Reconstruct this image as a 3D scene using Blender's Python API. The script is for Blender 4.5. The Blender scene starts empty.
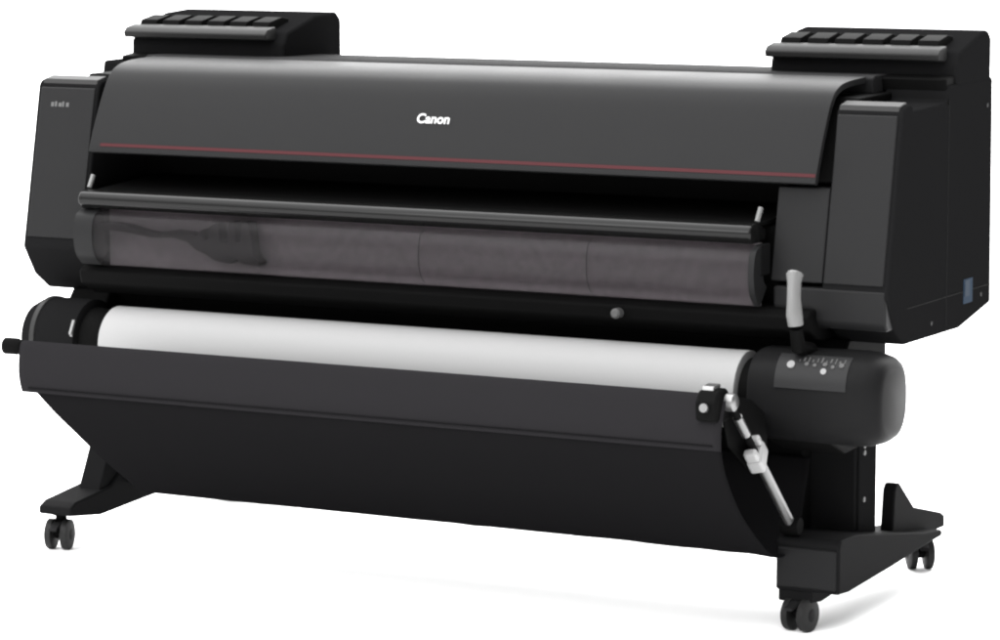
import bpy, bmesh, math, random
from mathutils import Vector, Matrix
R = math.radians
random.seed(7)
S = bpy.context.scene
COL = S.collection

# ------------------------------------------------------------------ camera
cam = bpy.data.cameras.new('camera')
cam.sensor_width = 36.0
cam.lens = 121.68
cam.clip_start = 0.05
cam.clip_end = 2000.0
co = bpy.data.objects.new('camera', cam)
co.location = (2.67677, -6.34444, 1.54234)
co.rotation_euler = (R(90 - 7.4), 0, R(28))
COL.objects.link(co)
S.camera = co

# ------------------------------------------------------------------ view
S.view_settings.view_transform = 'Standard'
S.view_settings.look = 'None'
S.view_settings.exposure = 0.0
S.view_settings.gamma = 1.0
S.render.engine = 'CYCLES'
S.cycles.filter_width = 2.2
S.cycles.max_bounces = 8
S.cycles.use_denoising = True

# ------------------------------------------------------------------ world: a white photo studio, brightest overhead
W = bpy.data.worlds.new('World')
S.world = W
W.use_nodes = True
nt = W.node_tree
bg = nt.nodes['Background']
tc = nt.nodes.new('ShaderNodeTexCoord')
sx = nt.nodes.new('ShaderNodeSeparateXYZ')
mr = nt.nodes.new('ShaderNodeMapRange')
mr.interpolation_type = 'SMOOTHSTEP'
mr.inputs['From Min'].default_value = 0.10
mr.inputs['From Max'].default_value = 0.95
mr.inputs['To Min'].default_value = 1.5
mr.inputs['To Max'].default_value = 7.2
nt.links.new(tc.outputs['Generated'], sx.inputs[0])
nt.links.new(sx.outputs['Z'], mr.inputs['Value'])
bg.inputs['Color'].default_value = (1, 1, 1, 1)
# world light cut towards +X, added to darken the printer's right side
fx = nt.nodes.new('ShaderNodeMapRange')
fx.interpolation_type = 'SMOOTHSTEP'
fx.inputs['From Min'].default_value = 0.05
fx.inputs['From Max'].default_value = 0.75
fx.inputs['To Min'].default_value = 1.0
fx.inputs['To Max'].default_value = 0.15
nt.links.new(sx.outputs['X'], fx.inputs['Value'])
ml = nt.nodes.new('ShaderNodeMath')
ml.operation = 'MULTIPLY'
nt.links.new(mr.outputs[0], ml.inputs[0])
nt.links.new(fx.outputs[0], ml.inputs[1])
# extra world glow added from the back and left to lift floor shadows
vd = nt.nodes.new('ShaderNodeVectorMath')
vd.operation = 'DOT_PRODUCT'
vd.inputs[1].default_value = (-0.50, 0.866, 0.0)
nt.links.new(tc.outputs['Generated'], vd.inputs[0])
bd = nt.nodes.new('ShaderNodeMapRange')
bd.interpolation_type = 'SMOOTHSTEP'
bd.inputs['From Min'].default_value = 0.15
bd.inputs['From Max'].default_value = 0.75
bd.inputs['To Min'].default_value = 0.0
bd.inputs['To Max'].default_value = 4.0
nt.links.new(vd.outputs['Value'], bd.inputs['Value'])
ad = nt.nodes.new('ShaderNodeMath')
ad.operation = 'ADD'
nt.links.new(ml.outputs[0], ad.inputs[0])
nt.links.new(bd.outputs[0], ad.inputs[1])
nt.links.new(ad.outputs[0], bg.inputs['Strength'])


def area(name, loc, target, size, size_y, power):
    l = bpy.data.lights.new(name, 'AREA')
    l.shape = 'RECTANGLE'
    l.size = size
    l.size_y = size_y
    l.energy = power
    o = bpy.data.objects.new(name, l)
    o.location = loc
    o.rotation_euler = (Vector(target) - Vector(loc)).to_track_quat('-Z', 'Y').to_euler()
    COL.objects.link(o)
    return o


area('key_softbox', (-2.6, -4.6, 3.6), (-0.9, 0.0, 0.7), 2.6, 2.0, 150)

# ------------------------------------------------------------------ materials


def mat(name, col, rough=0.5, spec=0.5, metal=0.0, grain=0.0, gscale=900.0, bump=0.0, mottled=0.0, coat=0.0):
    m = bpy.data.materials.new(name)
    m.use_nodes = True
    n = m.node_tree.nodes
    L = m.node_tree.links
    p = n['Principled BSDF']
    p.inputs['Base Color'].default_value = (*col, 1)
    p.inputs['Roughness'].default_value = rough
    p.inputs['Specular IOR Level'].default_value = spec
    p.inputs['Metallic'].default_value = metal
    p.inputs['Coat Weight'].default_value = coat
    t = n.new('ShaderNodeTexCoord')
    if grain or bump:
        nz = n.new('ShaderNodeTexNoise')
        nz.inputs['Scale'].default_value = gscale
        nz.inputs['Detail'].default_value = 3
        L.new(t.outputs['Object'], nz.inputs['Vector'])
        if bump:
            b = n.new('ShaderNodeBump')
            b.inputs['Strength'].default_value = bump
            b.inputs['Distance'].default_value = 0.0006
            L.new(nz.outputs['Fac'], b.inputs['Height'])
            L.new(b.outputs['Normal'], p.inputs['Normal'])
    if mottled:
        n2 = n.new('ShaderNodeTexNoise')
        n2.inputs['Scale'].default_value = 9
        n2.inputs['Detail'].default_value = 6
        L.new(t.outputs['Object'], n2.inputs['Vector'])
        r = n.new('ShaderNodeMapRange')
        r.inputs['To Min'].default_value = max(0.02, rough - mottled)
        r.inputs['To Max'].default_value = rough + mottled
        L.new(n2.outputs['Fac'], r.inputs['Value'])
        L.new(r.outputs[0], p.inputs['Roughness'])
    if grain:
        mx = n.new('ShaderNodeMix')
        mx.data_type = 'RGBA'
        mx.inputs['A'].default_value = (*[c * (1 - grain) for c in col], 1)
        mx.inputs['B'].default_value = (*[c * (1 + grain) for c in col], 1)
        L.new(nz.outputs['Fac'], mx.inputs['Factor'])
        L.new(mx.outputs['Result'], p.inputs['Base Color'])
    return m


M = {}
M['cover'] = mat('charcoal_cover_plastic', (0.0095, 0.0095, 0.0098), 0.46, 0.05, grain=0.3, bump=0.3, mottled=0.04)
M['shell'] = mat('black_shaded_shell', (0.0058, 0.0058, 0.0060), 0.66, 0.0, grain=0.3, bump=0.3, mottled=0.03)  # darker than the cover, partly carrying the shade of the side faces
M['black'] = mat('matt_black_plastic', (0.003, 0.003, 0.003), 0.6, 0.01, grain=0.2, bump=0.2)
M['top'] = mat('matt_charcoal_top', (0.010, 0.010, 0.0103), 0.72, 0.02, grain=0.3, bump=0.3)
M['drum'] = mat('satin_drum_plastic', (0.0060, 0.0060, 0.0062), 0.42, 0.025, grain=0.3, bump=0.4, gscale=500, mottled=0.05)
M['panel'] = mat('silvery_panel', (0.012, 0.012, 0.0124), 0.45, 0.08, grain=0.2)
M['trim'] = mat('pale_trim_highlight', (0.020, 0.020, 0.020), 0.5, 0.06, grain=0.15)  # pale tone for the painted tower-top highlight and the holder ring
M['gloss'] = mat('glossy_black_plastic', (0.004, 0.004, 0.004), 0.2, 0.12, mottled=0.04)
M['lip'] = mat('grey_tank_lip', (0.012, 0.012, 0.012), 0.45, 0.06, grain=0.15, bump=0.2)
M['steel'] = mat('powder_coated_steel', (0.0055, 0.0055, 0.0057), 0.6, 0.008, grain=0.3, gscale=1400, bump=0.4)
M['plate'] = mat('dark_grey_steel_plate', (0.0085, 0.0085, 0.0088), 0.55, 0.04, grain=0.2, gscale=1400, bump=0.3)
M['silver'] = mat('brushed_aluminium', (0.15, 0.15, 0.15), 0.38, 0.5, metal=0.9, mottled=0.1)
M['lever'] = mat('grey_lever_plastic', (0.085, 0.085, 0.0845), 0.4, 0.4, grain=0.1, bump=0.15)
M['white'] = mat('white_plastic', (0.21, 0.21, 0.21), 0.4, 0.4)
M['red'] = mat('red_trim', (0.030, 0.0042, 0.0058), 0.5, 0.1)
M['ink'] = mat('white_lettering', (0.33, 0.33, 0.33), 0.5, 0.3)
M['button'] = mat('grey_button', (0.16, 0.16, 0.16), 0.5, 0.2)
M['badge'] = mat('dim_badge', (0.06, 0.06, 0.06), 0.5, 0.1)
M['mark'] = mat('grey_marking', (0.055, 0.055, 0.055), 0.5, 0.1)
M['rubber'] = mat('black_rubber', (0.007, 0.007, 0.007), 0.6, 0.15, grain=0.3)
M['paper'] = mat('white_paper', (0.23, 0.23, 0.23), 0.8, 0.2, grain=0.03, gscale=300, bump=0.1)
M['core'] = mat('cardboard_core', (0.25, 0.21, 0.17), 0.8, 0.2, grain=0.2, gscale=200)
M['stickerblue'] = mat('blue_sticker', (0.006, 0.014, 0.026), 0.6, 0.02)
M['stickergrey'] = mat('pale_sticker', (0.016, 0.023, 0.033), 0.6, 0.02)
M['inner'] = mat('dark_roll_feed', (0.006, 0.0055, 0.006), 0.6, 0.1)
M['innermid'] = mat('grey_roll_feed', (0.165, 0.156, 0.161), 0.55, 0.3, grain=0.3, gscale=60)


def fabric(name, col):
    m = mat(name, col, 0.9, 0.0)
    n = m.node_tree.nodes
    L = m.node_tree.links
    p = n['Principled BSDF']
    t = n.new('ShaderNodeTexCoord')
    w1 = n.new('ShaderNodeTexWave')
    w1.inputs['Scale'].default_value = 220
    w1.bands_direction = 'X'
    w2 = n.new('ShaderNodeTexWave')
    w2.inputs['Scale'].default_value = 220
    w2.bands_direction = 'Z'
    L.new(t.outputs['Object'], w1.inputs['Vector'])
    L.new(t.outputs['Object'], w2.inputs['Vector'])
    a = n.new('ShaderNodeMath')
    a.operation = 'ADD'
    L.new(w1.outputs['Fac'], a.inputs[0])
    L.new(w2.outputs['Fac'], a.inputs[1])
    b = n.new('ShaderNodeBump')
    b.inputs['Strength'].default_value = 0.25
    b.inputs['Distance'].default_value = 0.0006
    L.new(a.outputs[0], b.inputs['Height'])
    L.new(b.outputs['Normal'], p.inputs['Normal'])
    return m


M['fabric'] = fabric('black_basket_fabric', (0.0048, 0.0047, 0.0050))
M['sleeve'] = fabric('toplit_sleeve_fabric', (0.0105, 0.0101, 0.0109))  # paler than the cloth, standing in for light on the upper band


def smoky():
    m = mat('smoky_roll_cover', (0.014, 0.0132, 0.0138), 0.35, 0.15, mottled=0.06)
    n = m.node_tree.nodes
    L = m.node_tree.links
    p = n['Principled BSDF']
    tr = n.new('ShaderNodeBsdfTransparent')
    tr.inputs['Color'].default_value = (0.80, 0.775, 0.79, 1)
    mx = n.new('ShaderNodeMixShader')
    mx.inputs[0].default_value = 0.30
    L.new(p.outputs[0], mx.inputs[2])
    L.new(tr.outputs[0], mx.inputs[1])
    L.new(mx.outputs[0], n['Material Output'].inputs['Surface'])
    return m


M['smoky'] = smoky()

# ------------------------------------------------------------------ helpers


def link(name, bm, m, parent=None, bevel=0.0, seg=3, smooth=True, ang=35):
    me = bpy.data.meshes.new(name)
    bmesh.ops.recalc_face_normals(bm, faces=bm.faces)
    bm.to_mesh(me)
    bm.free()
    me.materials.append(m)
    o = bpy.data.objects.new(name, me)
    COL.objects.link(o)
    if smooth:
        for p in me.polygons:
            p.use_smooth = True
        me.set_sharp_from_angle(angle=R(ang))
    if bevel:
        b = o.modifiers.new('bevel', 'BEVEL')
        b.width = bevel
        b.segments = seg
        b.limit_method = 'ANGLE'
        b.angle_limit = R(ang)
        b.harden_normals = True
    if parent is not None:
        o.parent = parent
        o.matrix_parent_inverse = parent_inv(parent)
    return o


def parent_inv(p):
    # all parents sit unrotated; world offset is the sum of their locations
    off = Vector((0, 0, 0))
    q = p
    while q is not None:
        off += q.location + q.matrix_parent_inverse.to_translation()
        q = q.parent
    return Matrix.Translation(-off)


def empty(name, loc, parent=None):
    o = bpy.data.objects.new(name, None)
    o.location = loc
    o.empty_display_size = 0.1
    COL.objects.link(o)
    return o


def add_box(bm, x0, x1, y0, y1, z0, z1):
    v = [bm.verts.new((x, y, z)) for x in (x0, x1) for y in (y0, y1) for z in (z0, z1)]
    for f in ((0, 1, 3, 2), (4, 6, 7, 5), (0, 4, 5, 1), (2, 3, 7, 6), (0, 2, 6, 4), (1, 5, 7, 3)):
        bm.faces.new([v[i] for i in f])


def box(x0, x1, y0, y1, z0, z1):
    bm = bmesh.new()
    add_box(bm, x0, x1, y0, y1, z0, z1)
    return bm


def add_prism(bm, prof, x0, x1, nx=1):
    rings = []
    for i in range(nx + 1):
        x = x0 + (x1 - x0) * i / nx
        rings.append([bm.verts.new((x, y, z)) for y, z in prof])
    k = len(prof)
    for a, b in zip(rings, rings[1:]):
        for i in range(k):
            j = (i + 1) % k
            bm.faces.new((a[i], a[j], b[j], b[i]))
    bm.faces.new(rings[0][::-1])
    bm.faces.new(rings[-1])


def prism(prof, x0, x1, nx=1):
    bm = bmesh.new()
    add_prism(bm, prof, x0, x1, nx)
    return bm


def add_tube(bm, pts, r, n=16, cap=True):
    pts = [Vector(p) for p in pts]
    rr = r if isinstance(r, (list, tuple)) else [r] * len(pts)
    rings = []
    for i, p in enumerate(pts):
        d = (pts[min(i + 1, len(pts) - 1)] - pts[max(i - 1, 0)]).normalized()
        a = d.orthogonal().normalized() if i == 0 else (a - d * a.dot(d)).normalized()
        b = d.cross(a)
        rings.append([bm.verts.new(p + (a * math.cos(2 * math.pi * k / n) + b * math.sin(2 * math.pi * k / n)) * rr[i]) for k in range(n)])
    for A, B in zip(rings, rings[1:]):
        for k in range(n):
            bm.faces.new((A[k], A[(k + 1) % n], B[(k + 1) % n], B[k]))
    if cap:
        bm.faces.new(rings[0][::-1])
        bm.faces.new(rings[-1])


def tube(pts, r, n=16):
    bm = bmesh.new()
    add_tube(bm, pts, r, n)
    return bm


def spline(pts, k=6):
    """Catmull-Rom through 2-D points."""
    out = []
    P = [pts[0]] + list(pts) + [pts[-1]]
    for i in range(1, len(P) - 2):
        p0, p1, p2, p3 = P[i - 1], P[i], P[i + 1], P[i + 2]
        for s in range(k):
            t = s / k
            out.append(tuple(0.5 * (2 * p1[d] + (p2[d] - p0[d]) * t + (2 * p0[d] - 5 * p1[d] + 4 * p2[d] - p3[d]) * t * t
                                    + (3 * p1[d] - p0[d] - 3 * p2[d] + p3[d]) * t ** 3) for d in (0, 1)))
    out.append(tuple(pts[-1]))
    return out


def offset(curve, d):
    """curve shifted along its left-hand normal."""
    out = []
    for i, p in enumerate(curve):
        a = curve[max(i - 1, 0)]
        b = curve[min(i + 1, len(curve) - 1)]
        tx, ty = b[0] - a[0], b[1] - a[1]
        l = math.hypot(tx, ty) or 1
        out.append((p[0] - ty / l * d, p[1] + tx / l * d))
    return out


def band(curve, thick):
    """closed profile of a sheet following the curve."""
    return list(curve) + offset(curve, thick)[::-1]


def text(name, body, size, m, parent, loc, rx, extrude=0.0006):
    c = bpy.data.curves.new(name, 'FONT')
    c.body = body
    c.size = size
    c.extrude = extrude
    c.align_x = 'CENTER'
    c.align_y = 'CENTER'
    c.offset = 0.0008
    t = bpy.data.objects.new('t', c)
    COL.objects.link(t)
    dg = bpy.context.evaluated_depsgraph_get()
    me = bpy.data.meshes.new_from_object(t.evaluated_get(dg))
    bpy.data.objects.remove(t)
    me.name = name
    me.materials.clear()
    me.materials.append(m)
    me.transform(Matrix.Translation(loc) @ Matrix.Rotation(rx, 4, 'X'))
    o = bpy.data.objects.new(name, me)
    COL.objects.link(o)
    o.parent = parent
    o.matrix_parent_inverse = parent_inv(parent)
    return o


# ------------------------------------------------------------------ floor (white studio floor running back to the horizon)
fm = mat('white_studio_floor', (0.93, 0.93, 0.93), 0.9, 0.0)
bm = bmesh.new()
vs = [bm.verts.new(p) for p in ((-500, -500, 0), (500, -500, 0), (500, 500, 0), (-500, 500, 0))]
bm.faces.new(vs)
fl = link('floor', bm, fm, smooth=False)
fl['kind'] = 'structure'

# ------------------------------------------------------------------ printer
P = empty('large_format_printer', (-0.9, 0.3, 0.0))
P['label'] = 'wide black large format printer on a wheeled stand with a fabric catch basket'
P['category'] = 'printer'

XL, XR = -1.985, 0.17

# chassis with the open output slot
ch = [(0.14, 0.60), (0.11, 0.655), (0.10, 0.69), (0.10, 0.80), (0.10, 0.83), (0.32, 0.85), (0.32, 0.925), (0.115, 0.925),
      (0.15, 1.02), (0.21, 1.095), (0.64, 1.10), (0.645, 0.625), (0.475, 0.595)]
link('chassis', prism(ch, -1.90, 0.04), M['black'], P, 0.004)

# end covers (the two towers): full-depth side shells
side = [(0.052, 0.698), (0.126, 1.072), (0.136, 1.082), (0.172, 1.088), (0.184, 1.074), (0.385, 1.080), (0.392, 1.115), (0.655, 1.12),
        (0.665, 0.625), (0.475, 0.590), (0.150, 0.592), (0.095, 0.630)]
er = link('end_cover', prism(side, 0.022, XR), M['shell'], P, 0.009, 4, ang=25)
el = link('end_cover', prism(side, XL, -1.815), M['shell'], P, 0.009, 4, ang=25)
# front plates of the towers, paler than the shells to carry the front light
for x0, x1, zt in ((0.026, XR - 0.012, 1.066), (XL + 0.012, -1.822, 1.066)):
    y = lambda z: 0.052 + (z - 0.698) * 0.198
    pl = [(y(0.722) - 0.004, 0.722), (y(zt) - 0.004, zt), (y(zt) + 0.012, zt), (y(0.722) + 0.012, 0.722)]
    link('lit_front_plate', prism(pl, x0, x1), M['cover'], P, 0.003)

    link('top_highlight', prism([(0.128, 1.074), (0.134, 1.085), (0.168, 1.092), (0.172, 1.086), (0.140, 1.076)], x0, x1), M['trim'], P, 0.002)  # paler strip painting the light caught on the tower's top bevel

# inner front panel between the slot and the right tower
y0 = lambda z: 0.050 + (z - 0.698) * 0.198
link('inner_panel_side', prism([(0.012, 0.735), (0.012, 0.800), (0.06, 0.800), (0.06, 0.735)], -0.108, -0.094), M['shell'], P, 0.003)
ip = [(y0(0.722), 0.722), (y0(0.915), 0.915), (0.20, 0.915), (0.20, 0.722)]
link('inner_panel', prism(ip, -0.092, 0.0235), M['cover'], P, 0.004)
lp = [(0.068, 0.628), (0.056, 0.642), (0.052, 0.712), (0.14, 0.716), (0.14, 0.628)]
link('lower_panel', prism(lp, -0.085, XR - 0.006), M['cover'], P, 0.006)

# lid
lid_c = spline([(0.060, 0.926), (0.066, 0.945), (0.088, 0.995), (0.116, 1.050), (0.142, 1.090), (0.172, 1.114), (0.225, 1.127), (0.33, 1.132)], 6)
LX0, LX1 = -1.80, 0.004
lid = link('front_cover', prism(band(lid_c, -0.014), LX0, LX1, 1), M['cover'], P, 0.003, 3, ang=40)
st_c = [p for p in lid_c if 0.936 <= p[1] <= 0.949]
st = offset(spline([(0.0636, 0.9385), (0.0663, 0.9455)], 4), 0.0012)
link('accent_stripe', prism(band(st, -0.004), LX0 + 0.03, LX1 - 0.002), M['red'], lid, 0)
text('brand_lettering', 'Canon', 0.031, M['ink'], lid, (-0.915, 0.1015, 1.026), R(63))
# rear top cover
rt = [(0.336, 1.095), (0.336, 1.128), (0.350, 1.134), (0.60, 1.132), (0.655, 1.115), (0.655, 1.095)]
link('top_cover', prism(rt, -1.83, 0.018), M['top'], P, 0.004)

# badge on the left tower
bm = bmesh.new()
for i, (w, h) in enumerate(((0.008, 0.010), (0.006, 0.012), (0.009, 0.009), (0.005, 0.012), (0.008, 0.010))):
    xa = -1.940 + i * 0.0105
    for z0, z1 in ((1.022, 1.022 + h),):
        ya = 0.052 + (z0 - 0.698) * 0.198 - 0.0047
        yb = 0.052 + (z1 - 0.698) * 0.198 - 0.0047
        add_prism(bm, [(ya, z0), (yb, z1), (yb + 0.002, z1), (ya + 0.002, z0)], xa, xa + w)
link('badge', bm, M['badge'], P, 0)

# output guide: glossy rounded black edge below the slot
g = [(0.075, 0.800), (0.006, 0.800), (-0.008, 0.812), (-0.010, 0.826), (-0.002, 0.838), (0.014, 0.843), (0.045, 0.842), (0.075, 0.826)]
link('slot_floor', prism([(0.046, 0.834), (0.046, 0.840), (0.30, 0.858), (0.30, 0.84)], -1.775, -0.112), M['black'], P, 0.001)
link('output_guide', prism(g, -1.785, -0.110), M['gloss'], P, 0.006, 4, ang=20)
# slot end clips
for x in (-1.778, -0.112):
    link('slot_clip', tube([(x, 0.03, 0.846), (x + 0.003, 0.042, 0.874)], 0.0055, 10), M['lever'], P)

# smoky roll cover and what is behind it
rc = spline([(0.018, 0.799), (-0.012, 0.785), (-0.022, 0.745), (-0.014, 0.700), (0.012, 0.672)], 6)
cov = link('roll_cover', prism(band(rc, 0.004), -1.735, -0.110), M['smoky'], P, 0)
link('cover_end', prism(band([(p[0] - 0.001, p[1]) for p in rc], 0.05), -1.788, -1.7365), M['cover'], P, 0.003)
link('cover_end', prism(band([(p[0] + 0.001, p[1]) for p in rc], 0.05), -0.1095, -0.0965), M['cover'], P, 0.002)
for x in (-0.885, -0.480):
    link('seam', prism(band([(p[0] - 0.0008, p[1]) for p in rc[2:-2]], 0.0006), x, x + 0.0016), M['plate'], cov, 0)
link('feed_backing', box(-1.734, -0.112, 0.045, 0.056, 0.668, 0.80), M['innermid'], P, 0)
# dark mechanism seen through the left end of the cover
sil = [(-1.732, 0.756), (-1.732, 0.768), (-1.69, 0.771), (-1.65, 0.766), (-1.61, 0.757), (-1.57, 0.754), (-1.53, 0.762), (-1.49, 0.760),
       (-1.465, 0.752), (-1.452, 0.768), (-1.444, 0.745), (-1.434, 0.745), (-1.430, 0.776), (-1.418, 0.782), (-1.408, 0.782), (-1.404, 0.742), (-1.386, 0.740),
       (-1.380, 0.789), (-1.366, 0.790), (-1.362, 0.744), (-1.350, 0.744), (-1.344, 0.790), (-1.328, 0.789), (-1.322, 0.750), (-1.318, 0.715), (-1.300, 0.700),
       (-1.305, 0.692), (-1.345, 0.696), (-1.36, 0.704), (-1.38, 0.694), (-1.42, 0.700), (-1.44, 0.712), (-1.47, 0.722), (-1.49, 0.738), (-1.53, 0.746), (-1.58, 0.743), (-1.66, 0.752)]
bm = bmesh.new()
f = [bm.verts.new((x, -0.004, z)) for x, z in sil]
b = [bm.verts.new((x, 0.030, z)) for x, z in sil]
bm.faces.new(f)
bm.faces.new(b[::-1])
for i in range(len(sil)):
    j = (i + 1) % len(sil)
    bm.faces.new((f[i], b[i], b[j], f[j]))
link('feed_mechanism', bm, M['inner'], P, 0, smooth=False)

# underside of the roll bay
ub = [(0.03, 0.668), (0.012, 0.655), (0.02, 0.625), (0.07, 0.600), (0.16, 0.590), (0.42, 0.586), (0.42, 0.668)]
link('lower_tray', prism(ub, -1.80, 0.012), M['black'], P, 0.006)
link('tray_knob', tube([(-0.42, 0.028, 0.640), (-0.42, -0.004, 0.640), (-0.42, -0.008, 0.640)], [0.011, 0.011, 0.007], 16), M['mark'], P)

link('roll_bay_back', box(-1.80, -0.06, 0.165, 0.335, 0.17, 0.588), M['black'], P, 0.006)

# release lever
bm = bmesh.new()
add_tube(bm, [(0.0085, -0.045, 0.646), (0.006, -0.047, 0.668), (0.003, -0.043, 0.700), (0.000, -0.035, 0.732), (-0.002, -0.028, 0.748), (-0.002, -0.026, 0.752)],
         [0.016, 0.017, 0.0145, 0.0145, 0.018, 0.015], 20)
lev = link('release_lever', bm, M['lever'], P, 0)
link('lever_pivot', tube([(0.0085, -0.045, 0.64), (0.0085, -0.03, 0.600), (0.0085, 0.03, 0.585)], [0.013, 0.016, 0.018], 14), M['black'], lev)

# moulding joints and screws of the right-hand shell
for ya, yb, za, zb in ((0.386, 0.3885, 0.605, 1.084), (0.16, 0.655, 0.6655, 0.668)):
    link('panel_joint', box(XR - 0.002, XR + 0.0006, ya, yb, za, zb), M['black'], er, 0)
for ya, za in ((0.60, 0.65), (0.30, 0.62), (0.62, 1.06)):
    link('screw', tube([(XR - 0.001, ya, za), (XR + 0.0012, ya, za)], 0.005, 14), M['plate'], er)

# side sticker
stk = link('side_sticker', box(XR, XR + 0.0012, 0.490, 0.545, 0.640, 0.693), M['stickerblue'], P, 0)
link('sticker_mark', box(XR + 0.0012, XR + 0.0020, 0.497, 0.525, 0.655, 0.690), M['stickergrey'], stk, 0)


# ink tank units
def tank_unit(x0, x1, yr, dz):
    yf = 0.405
    bodyp = [(yf + 0.03, 1.098), (yf + 0.03, 1.150 + dz), (yf + 0.05, 1.178 + dz), (0.58, 1.212 + dz), (yr - 0.02, 1.218 + dz), (yr, 1.200 + dz), (yr, 1.098)]
    u = link('ink_tank_unit', prism(bodyp, x0, x1), M['shell'], P, 0.008, 3, ang=25)
    base = [(yf - 0.015, 1.100), (yf - 0.02, 1.128), (yf + 0.031, 1.134), (yf + 0.031, 1.100)]
    link('base_ledge', prism(base, x0 + 0.004, x1 - 0.006), M['black'], u, 0.004)
    lipp = [(yf - 0.004, 1.160 + dz), (yf - 0.008, 1.172 + dz), (yf + 0.004, 1.183 + dz), (yf + 0.040, 1.190 + dz), (yf + 0.045, 1.156 + dz)]
    link('tank_cover_lip', prism(lipp, x0 + 0.002, x1 - 0.028), M['lip'], u, 0.003)
    n = 6
    w = (x1 - 0.03 - x0 - 0.02) / n
    for i in range(n):
        xa = x0 + 0.012 + i * w
        tp = [(yf + 0.036, 1.182 + dz), (yf + 0.046, 1.200 + dz), (yf + 0.10, 1.210 + dz), (yf + 0.13, 1.206 + dz), (yf + 0.13, 1.18 + dz)]
        link('ink_tab', prism(tp, xa + w * 0.10, xa + w * 0.84), M['black'], u, 0.0015)
    return u


tank_unit(-0.262, XR - 0.001, 0.645, 0.005)
tank_unit(-1.932, -1.502, 0.70, 0.012)

# ------------------------------------------------------------------ roll unit ends
# motor housing on the right: a rounded horizontal drum
cy, cz, r = 0.045, 0.492, 0.097
prof = []
for k in range(40):
    a = 2 * math.pi * k / 40
    c, s = math.cos(a), math.sin(a)
    e = 0.72
    prof.append((cy + r * 1.02 * math.copysign(abs(c) ** e, c), cz + r * math.copysign(abs(s) ** e, s)))


def drum(xs, scale):
    bm = bmesh.new()
    rings = [[bm.verts.new((x, cy + (y - cy) * k, cz + (z - cz) * k)) for y, z in prof] for x, k in zip(xs, scale)]
    n = len(prof)
    for A, B in zip(rings, rings[1:]):
        for i in range(n):
            bm.faces.new((A[i], A[(i + 1) % n], B[(i + 1) % n], B[i]))
    bm.faces.new(rings[0])
    bm.faces.new(rings[-1])
    return bm


du = link('roll_drive_unit', drum([-0.098, -0.092, 0.12, 0.150, 0.172, 0.184, 0.190], [0.93, 0.97, 1.0, 0.975, 0.91, 0.82, 0.68]), M['drum'], P, 0, ang=50)
arc = [p for k, p in enumerate(prof) if 150 <= 360 * k / 40 <= 0 or 117 <= 360 * k / 40 <= 171]


def on_drum(t, lift):
    q = spline(arc, 8)
    q = offset(q, 0)
    k = min(int(t * (len(q) - 1)), len(q) - 2)
    a, b = Vector((0, *q[k])), Vector((0, *q[k + 1]))
    n = (b - a).cross(Vector((1, 0, 0))).normalized()
    if n.y > 0:
        n = -n
    return a + n * lift, n


pc = spline(arc, 4)
sgn = 1 if offset(pc, 0.01)[5][0] < pc[5][0] else -1
pp = offset(pc, sgn * 0.0015) + offset(pc, -sgn * 0.003)[::-1]
link('control_panel', prism(pp, -0.035, 0.122), M['panel'], du, 0)
for x, t, rr, m in ((-0.004, 0.42, 0.0085, 'button'), (0.070, 0.58, 0.0065, 'button'), (0.030, 0.38, 0.0045, 'mark'), (0.048, 0.40, 0.004, 'mark'),
                    (0.070, 0.36, 0.005, 'mark'), (0.088, 0.42, 0.004, 'mark'), (0.106, 0.36, 0.0055, 'mark')):
    c, n = on_drum(t, 0.0)
    c.x = x
    link('panel_button', tube([c - n * 0.003, c + n * 0.004], rr, 14), M[m], du)
for i in range(11):
    c, n = on_drum(0.22 + 0.05 * (i % 3 == 0), 0.0009)
    x = 0.012 + i * 0.0098
    t_ = Vector((0, -n.z, n.y))
    h = 0.0035 + 0.002 * ((i * 7) % 3)
    link('printed_mark', tube([Vector((x, c.y, c.z)) - t_ * h, Vector((x, c.y, c.z)) + t_ * h], 0.0016 + 0.0008 * (i % 2), 6), M['mark'], du)
# clamp ring between paper and drum
link('roll_flange', tube([(-0.132, cy, cz), (-0.128, cy, cz), (-0.104, cy, cz), (-0.100, cy, cz)], [0.060, 0.068, 0.068, 0.060], 40), M['black'], P, 0)
# bracket between drum and stand
link('roll_bracket', prism([(0.02, 0.40), (0.02, 0.46), (0.13, 0.598), (0.34, 0.598), (0.34, 0.37), (0.12, 0.36)], -0.088, 0.055), M['black'], P, 0.006)

# left end holder
lcy, lcz = 0.06, 0.492
lb = link('roll_holder', tube([(-1.95, lcy, lcz), (-1.945, lcy, lcz), (-1.925, lcy, lcz), (-1.90, lcy, lcz), (-1.79, lcy, lcz), (-1.785, lcy, lcz)],
                              [0.060, 0.075, 0.086, 0.091, 0.091, 0.080], 40), M['shell'], P, 0, ang=40)
link('holder_rim', tube([(-1.786, lcy, lcz), (-1.784, lcy, lcz), (-1.722, cy, cz), (-1.718, cy, cz)], [0.066, 0.074, 0.070, 0.062], 40), M['black'], lb, 0)
link('holder_ring', tube([(-1.912, lcy, lcz), (-1.910, lcy, lcz), (-1.898, lcy, lcz), (-1.896, lcy, lcz)], [0.088, 0.0935, 0.0935, 0.088], 48), M['trim'], lb, 0)
link('holder_catch', prism([(lcy - 0.088, 0.505), (lcy - 0.096, 0.515), (lcy - 0.080, 0.545), (lcy - 0.07, 0.540)], -1.797, -1.790), M['button'], lb, 0.001)
link('roll_bracket', prism([(0.03, 0.42), (0.03, 0.47), (0.13, 0.598), (0.34, 0.598), (0.34, 0.37), (0.12, 0.37)], -1.90, -1.79), M['black'], P, 0.006)

# ------------------------------------------------------------------ stand


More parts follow.
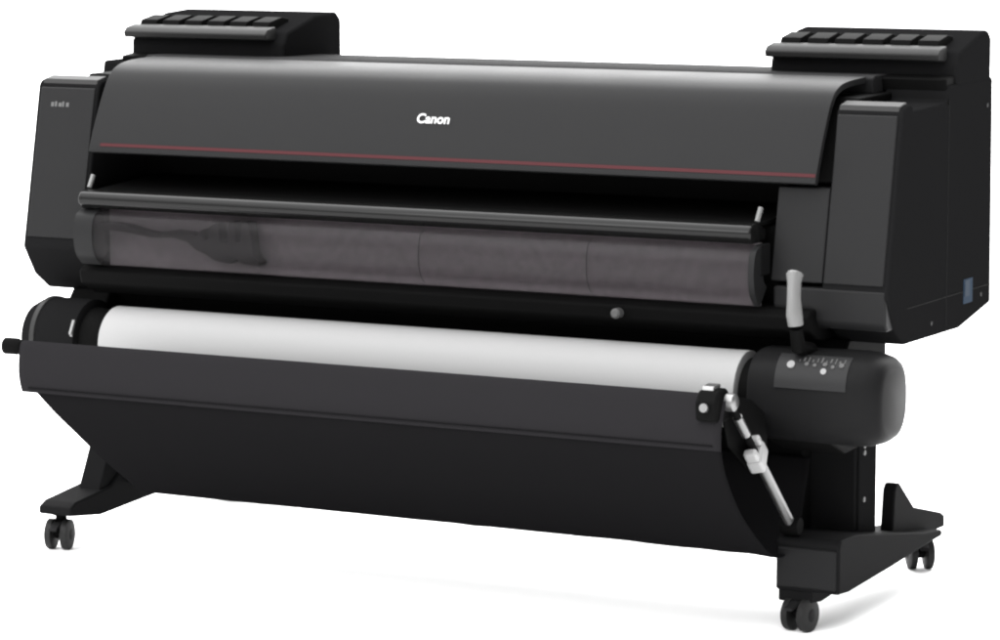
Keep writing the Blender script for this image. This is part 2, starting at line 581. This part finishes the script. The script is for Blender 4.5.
def leg(xc, s):
    """one stand leg; s = +1 on the right end, -1 on the left end."""
    x0, x1 = xc - 0.055, xc + 0.055
    lg = link('stand_leg', box(x0, x1, 0.205, 0.315, 0.13, 0.592), M['steel'], P, 0.006)
    xo = x1 if s > 0 else x0
    link('side_plate', box(min(xo, xo + s * 0.006), max(xo, xo + s * 0.006), 0.212, 0.308, 0.150, 0.43), M['shell'], lg, 0.002)
    for z in (0.36, 0.345, 0.245):
        link('screw', tube([(xo + s * 0.004, 0.235, z), (xo + s * 0.009, 0.235, z)], 0.006, 12), M['mark'], lg)
    return lg


rl = leg(-0.012, 1)
ll = leg(-1.845, -1)

# right foot: boxed front, tapered beam and rear gusset
ft = [(0.000, 0.086), (0.000, 0.188), (0.012, 0.198), (0.10, 0.196), (0.30, 0.165), (0.50, 0.132), (0.60, 0.122), (0.60, 0.108), (0.50, 0.104), (0.30, 0.092), (0.06, 0.082)]
fr = link('foot', prism(ft, -0.050, 0.092), M['steel'], rl, 0.006)
link('foot_keel', prism([(0.006, 0.062), (0.006, 0.090), (0.62, 0.118), (0.765, 0.122), (0.765, 0.098), (0.40, 0.078), (0.06, 0.056)], -0.046, 0.030), M['steel'], rl, 0.004)
link('foot_cap', prism([(-0.006, 0.094), (-0.006, 0.178), (0.02, 0.178), (0.02, 0.094)], -0.044, 0.086), M['plate'], rl, 0.005)
link('gusset', prism([(0.40, 0.140), (0.412, 0.235), (0.424, 0.250), (0.440, 0.248), (0.53, 0.180), (0.70, 0.140), (0.72, 0.130), (0.72, 0.105), (0.45, 0.11)], 0.022, 0.052), M['steel'], rl, 0.004)
# left foot: slim wedge toe
fl_ = [(-0.025, 0.086), (-0.025, 0.104), (0.00, 0.116), (0.14, 0.132), (0.19, 0.165), (0.33, 0.165), (0.52, 0.140), (0.765, 0.122), (0.765, 0.098), (0.50, 0.092), (0.30, 0.082), (0.10, 0.070)]
link('foot', prism(fl_, -1.898, -1.806), M['steel'], ll, 0.006)
link('foot_brace', prism([(0.10, 0.12), (0.19, 0.30), (0.21, 0.30), (0.22, 0.12)], -1.875, -1.815), M['steel'], ll, 0.004)
link('gusset', prism([(0.43, 0.135), (0.445, 0.250), (0.475, 0.255), (0.56, 0.185), (0.68, 0.120), (0.45, 0.11)], -1.905, -1.875), M['steel'], ll, 0.004)



# casters: a fork with two wheels, built once at the origin then copied
def make_caster():
    bm = bmesh.new()
    add_tube(bm, [(0, 0.012, 0.094), (0, 0.012, 0.070)], 0.013, 16)
    add_tube(bm, [(0, 0.012, 0.0865), (0, 0.012, 0.0795)], 0.022, 20)
    add_prism(bm, [(-0.020, 0.038), (-0.014, 0.058), (0.004, 0.074), (0.026, 0.072), (0.034, 0.055), (0.022, 0.030), (0.0, 0.024)], -0.009, 0.009)
    c = link('caster', bm, M['black'], P, 0.001)
    link('brake_tab', prism([(-0.050, 0.050), (-0.048, 0.056), (-0.014, 0.066), (-0.012, 0.058)], -0.010, 0.010), M['plate'], c, 0.001)
    for sgn in (-1, 1):
        w = link('wheel', tube([(sgn * 0.010, 0, 0.0355), (sgn * 0.012, 0, 0.0355), (sgn * 0.026, 0, 0.0355), (sgn * 0.029, 0, 0.0355)],
                               [0.030, 0.0355, 0.0355, 0.028], 32), M['rubber'], c)
        link('wheel', tube([(sgn * 0.0295, 0, 0.0355), (sgn * 0.0305, 0, 0.0355)], [0.014, 0.011], 20), M['plate'], c).name = 'wheel_hub'
    return c


first = make_caster()
spots = [(-0.001, 0.016, R(-8)), (-0.012, 0.735, R(35)), (-1.862, 0.008, R(15)), (-1.850, 0.735, R(-25))]
for i, (x, y, rz) in enumerate(spots):
    if i == 0:
        c = first
    else:
        c = first.copy()
        COL.objects.link(c)
        for k in list(first.children):
            q = k.copy()
            COL.objects.link(q)
            q.parent = c
    c.location = (x, y, 0)
    c.rotation_euler = (0, 0, rz)

# ------------------------------------------------------------------ catch basket
RY, RZ = -0.25, 0.512
rod = link('basket_rod', tube([(-1.79, RY, RZ), (-0.055, RY, RZ)], 0.010, 16), M['black'], P)
link('rod_knob', tube([(-1.818, RY, RZ), (-1.815, RY, RZ), (-1.783, RY, RZ), (-1.772, RY, RZ)], [0.012, 0.019, 0.019, 0.012], 20), M['black'], rod)
link('rod_knob', tube([(-0.054, RY, RZ), (-0.051, RY, RZ), (-0.034, RY, RZ), (-0.030, RY, RZ)], [0.014, 0.018, 0.018, 0.012], 20), M['silver'], rod)


def sheet(name, prof, xl, xr, nx, sag, parent, m, th=0.004):
    bm = bmesh.new()
    n = len(prof)
    rows = []
    for j, (y, z) in enumerate(prof):
        t = j / (n - 1)
        a = xl(y, z)
        b = xr(y, z)
        row = []
        for i in range(nx + 1):
            u = i / nx
            x = a + (b - a) * u
            w = sag * math.sin(math.pi * t) * (math.sin(u * 9.0 + t * 2) * 0.4 + math.sin(u * 23 + 1.3 - t * 5) * 0.28 + math.sin(u * 4 + .5) * 0.7 + 0.13 * math.sin(u * 61 + 9 * t + 3 * math.sin(u * 7)) + 0.10 * math.sin(u * 97 - 7 * t))
            row.append(bm.verts.new((x, y + w * 0.8, z - abs(w) * 0.25)))
        rows.append(row)
    for A, B in zip(rows, rows[1:]):
        for i in range(nx):
            bm.faces.new((A[i], A[i + 1], B[i + 1], B[i]))
    o = link(name, bm, m, parent, 0, ang=60)
    so = o.modifiers.new('thickness', 'SOLIDIFY')
    so.thickness = th
    so.offset = 0
    return o


sleeve = spline([(-0.238, 0.505), (-0.243, 0.521), (-0.252, 0.525), (-0.263, 0.517), (-0.278, 0.488), (-0.288, 0.460), (-0.290, 0.440), (-0.288, 0.418)], 6)
cp = spline([(-0.282, 0.450), (-0.283, 0.415), (-0.262, 0.358), (-0.203, 0.280),
             (-0.120, 0.212), (-0.05, 0.170), (0.02, 0.166), (0.08, 0.205), (0.13, 0.29), (0.155, 0.34)], 6)


def left_edge(y, z):
    if y > -0.05:
        return -1.575
    return -1.715 + max(0.0, 0.425 - z) / 0.255 * 0.13 + 0.032 * math.sin(math.pi * min(1.0, max(0.0, 0.425 - z) / 0.255))


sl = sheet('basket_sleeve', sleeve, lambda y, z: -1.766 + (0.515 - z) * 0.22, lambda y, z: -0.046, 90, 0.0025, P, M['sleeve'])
sheet('basket_cloth', cp, left_edge, lambda y, z: -0.048 + max(0.0, 0.43 - z) * 0.08, 140, 0.011, P, M['fabric'])
link('hem_seam', tube([(-1.725 + i * 0.0277, -0.2935, 0.428) for i in range(61)], 0.0016, 6), M['fabric'], sl)
link('arm_bracket', prism([(-0.262, 0.500), (-0.225, 0.522), (-0.12, 0.500), (-0.035, 0.455), (-0.035, 0.35), (-0.10, 0.34), (-0.23, 0.42)], -0.0605, -0.0565), M['black'], P, 0.001)

# clamp that grips the front rod at the sleeve's end
rcl = link('rod_clamp', prism([(-0.300, 0.478), (-0.304, 0.515), (-0.285, 0.538), (-0.245, 0.540), (-0.228, 0.520), (-0.240, 0.470)], -0.098, -0.052), M['black'], rod, 0.006)
link('clamp_bolt', tube([(-0.075, -0.298, 0.505), (-0.075, -0.312, 0.507)], 0.009, 14), M['silver'], rod)
link('clamp_latch', prism([(-0.283, 0.537), (-0.280, 0.546), (-0.248, 0.548), (-0.246, 0.540)], -0.092, -0.066), M['silver'], rod, 0.002)

# folding arm on the right, and its twin on the far end
for x0, x1 in ((-0.042, -0.022), (-1.60, -1.66)):
    a, b = Vector((x0, RY, RZ - 0.004)), Vector((x1, 0.02, 0.215))
    p = lambda t: a.lerp(b, t)
    arm = link('basket_arm', tube([p(0.40), p(1.0)], 0.011, 16), M['silver'], P)
    link('arm_link', tube([p(0.0), p(0.42)], 0.008, 14), M['black'], arm)
    link('arm_collar', tube([p(0.10), p(0.24)], 0.010, 14), M['silver'], arm)
    bm = bmesh.new()
    add_box(bm, -0.030, 0.030, -0.016, 0.016, -0.010, 0.026)
    add_box(bm, -0.030, -0.012, -0.014, 0.014, -0.036, -0.008)
    add_box(bm, 0.012, 0.030, -0.014, 0.014, -0.030, -0.008)
    bmesh.ops.rotate(bm, cent=(0, 0, 0), matrix=Matrix.Rotation(R(-15), 3, 'Z'), verts=bm.verts)
    d = (b - a).normalized()
    bm.transform(Matrix.Translation(p(0.40)) @ d.to_track_quat('Z', 'X').to_matrix().to_4x4())
    link('arm_clamp', bm, M['white'], arm, 0.006)
    link('arm_pivot', tube([p(0.985) + Vector((-0.02, 0, 0)), p(0.985) + Vector((0.02, 0, 0))], 0.018, 18), M['black'], arm)

# ------------------------------------------------------------------ media roll held in the roll unit
pr = link('paper_roll', tube([(-1.716, cy, cz), (-1.715, cy, cz), (-0.134, cy, cz), (-0.133, cy, cz)], [0.0805, 0.082, 0.082, 0.0805], 96), M['paper'], None, 0, ang=30)
pr['label'] = 'long white roll of paper held under the body of the black printer'
pr['category'] = 'paper roll'
link('roll_core', tube([(-1.752, cy, cz), (-0.125, cy, cz)], 0.030, 32), M['core'], pr)
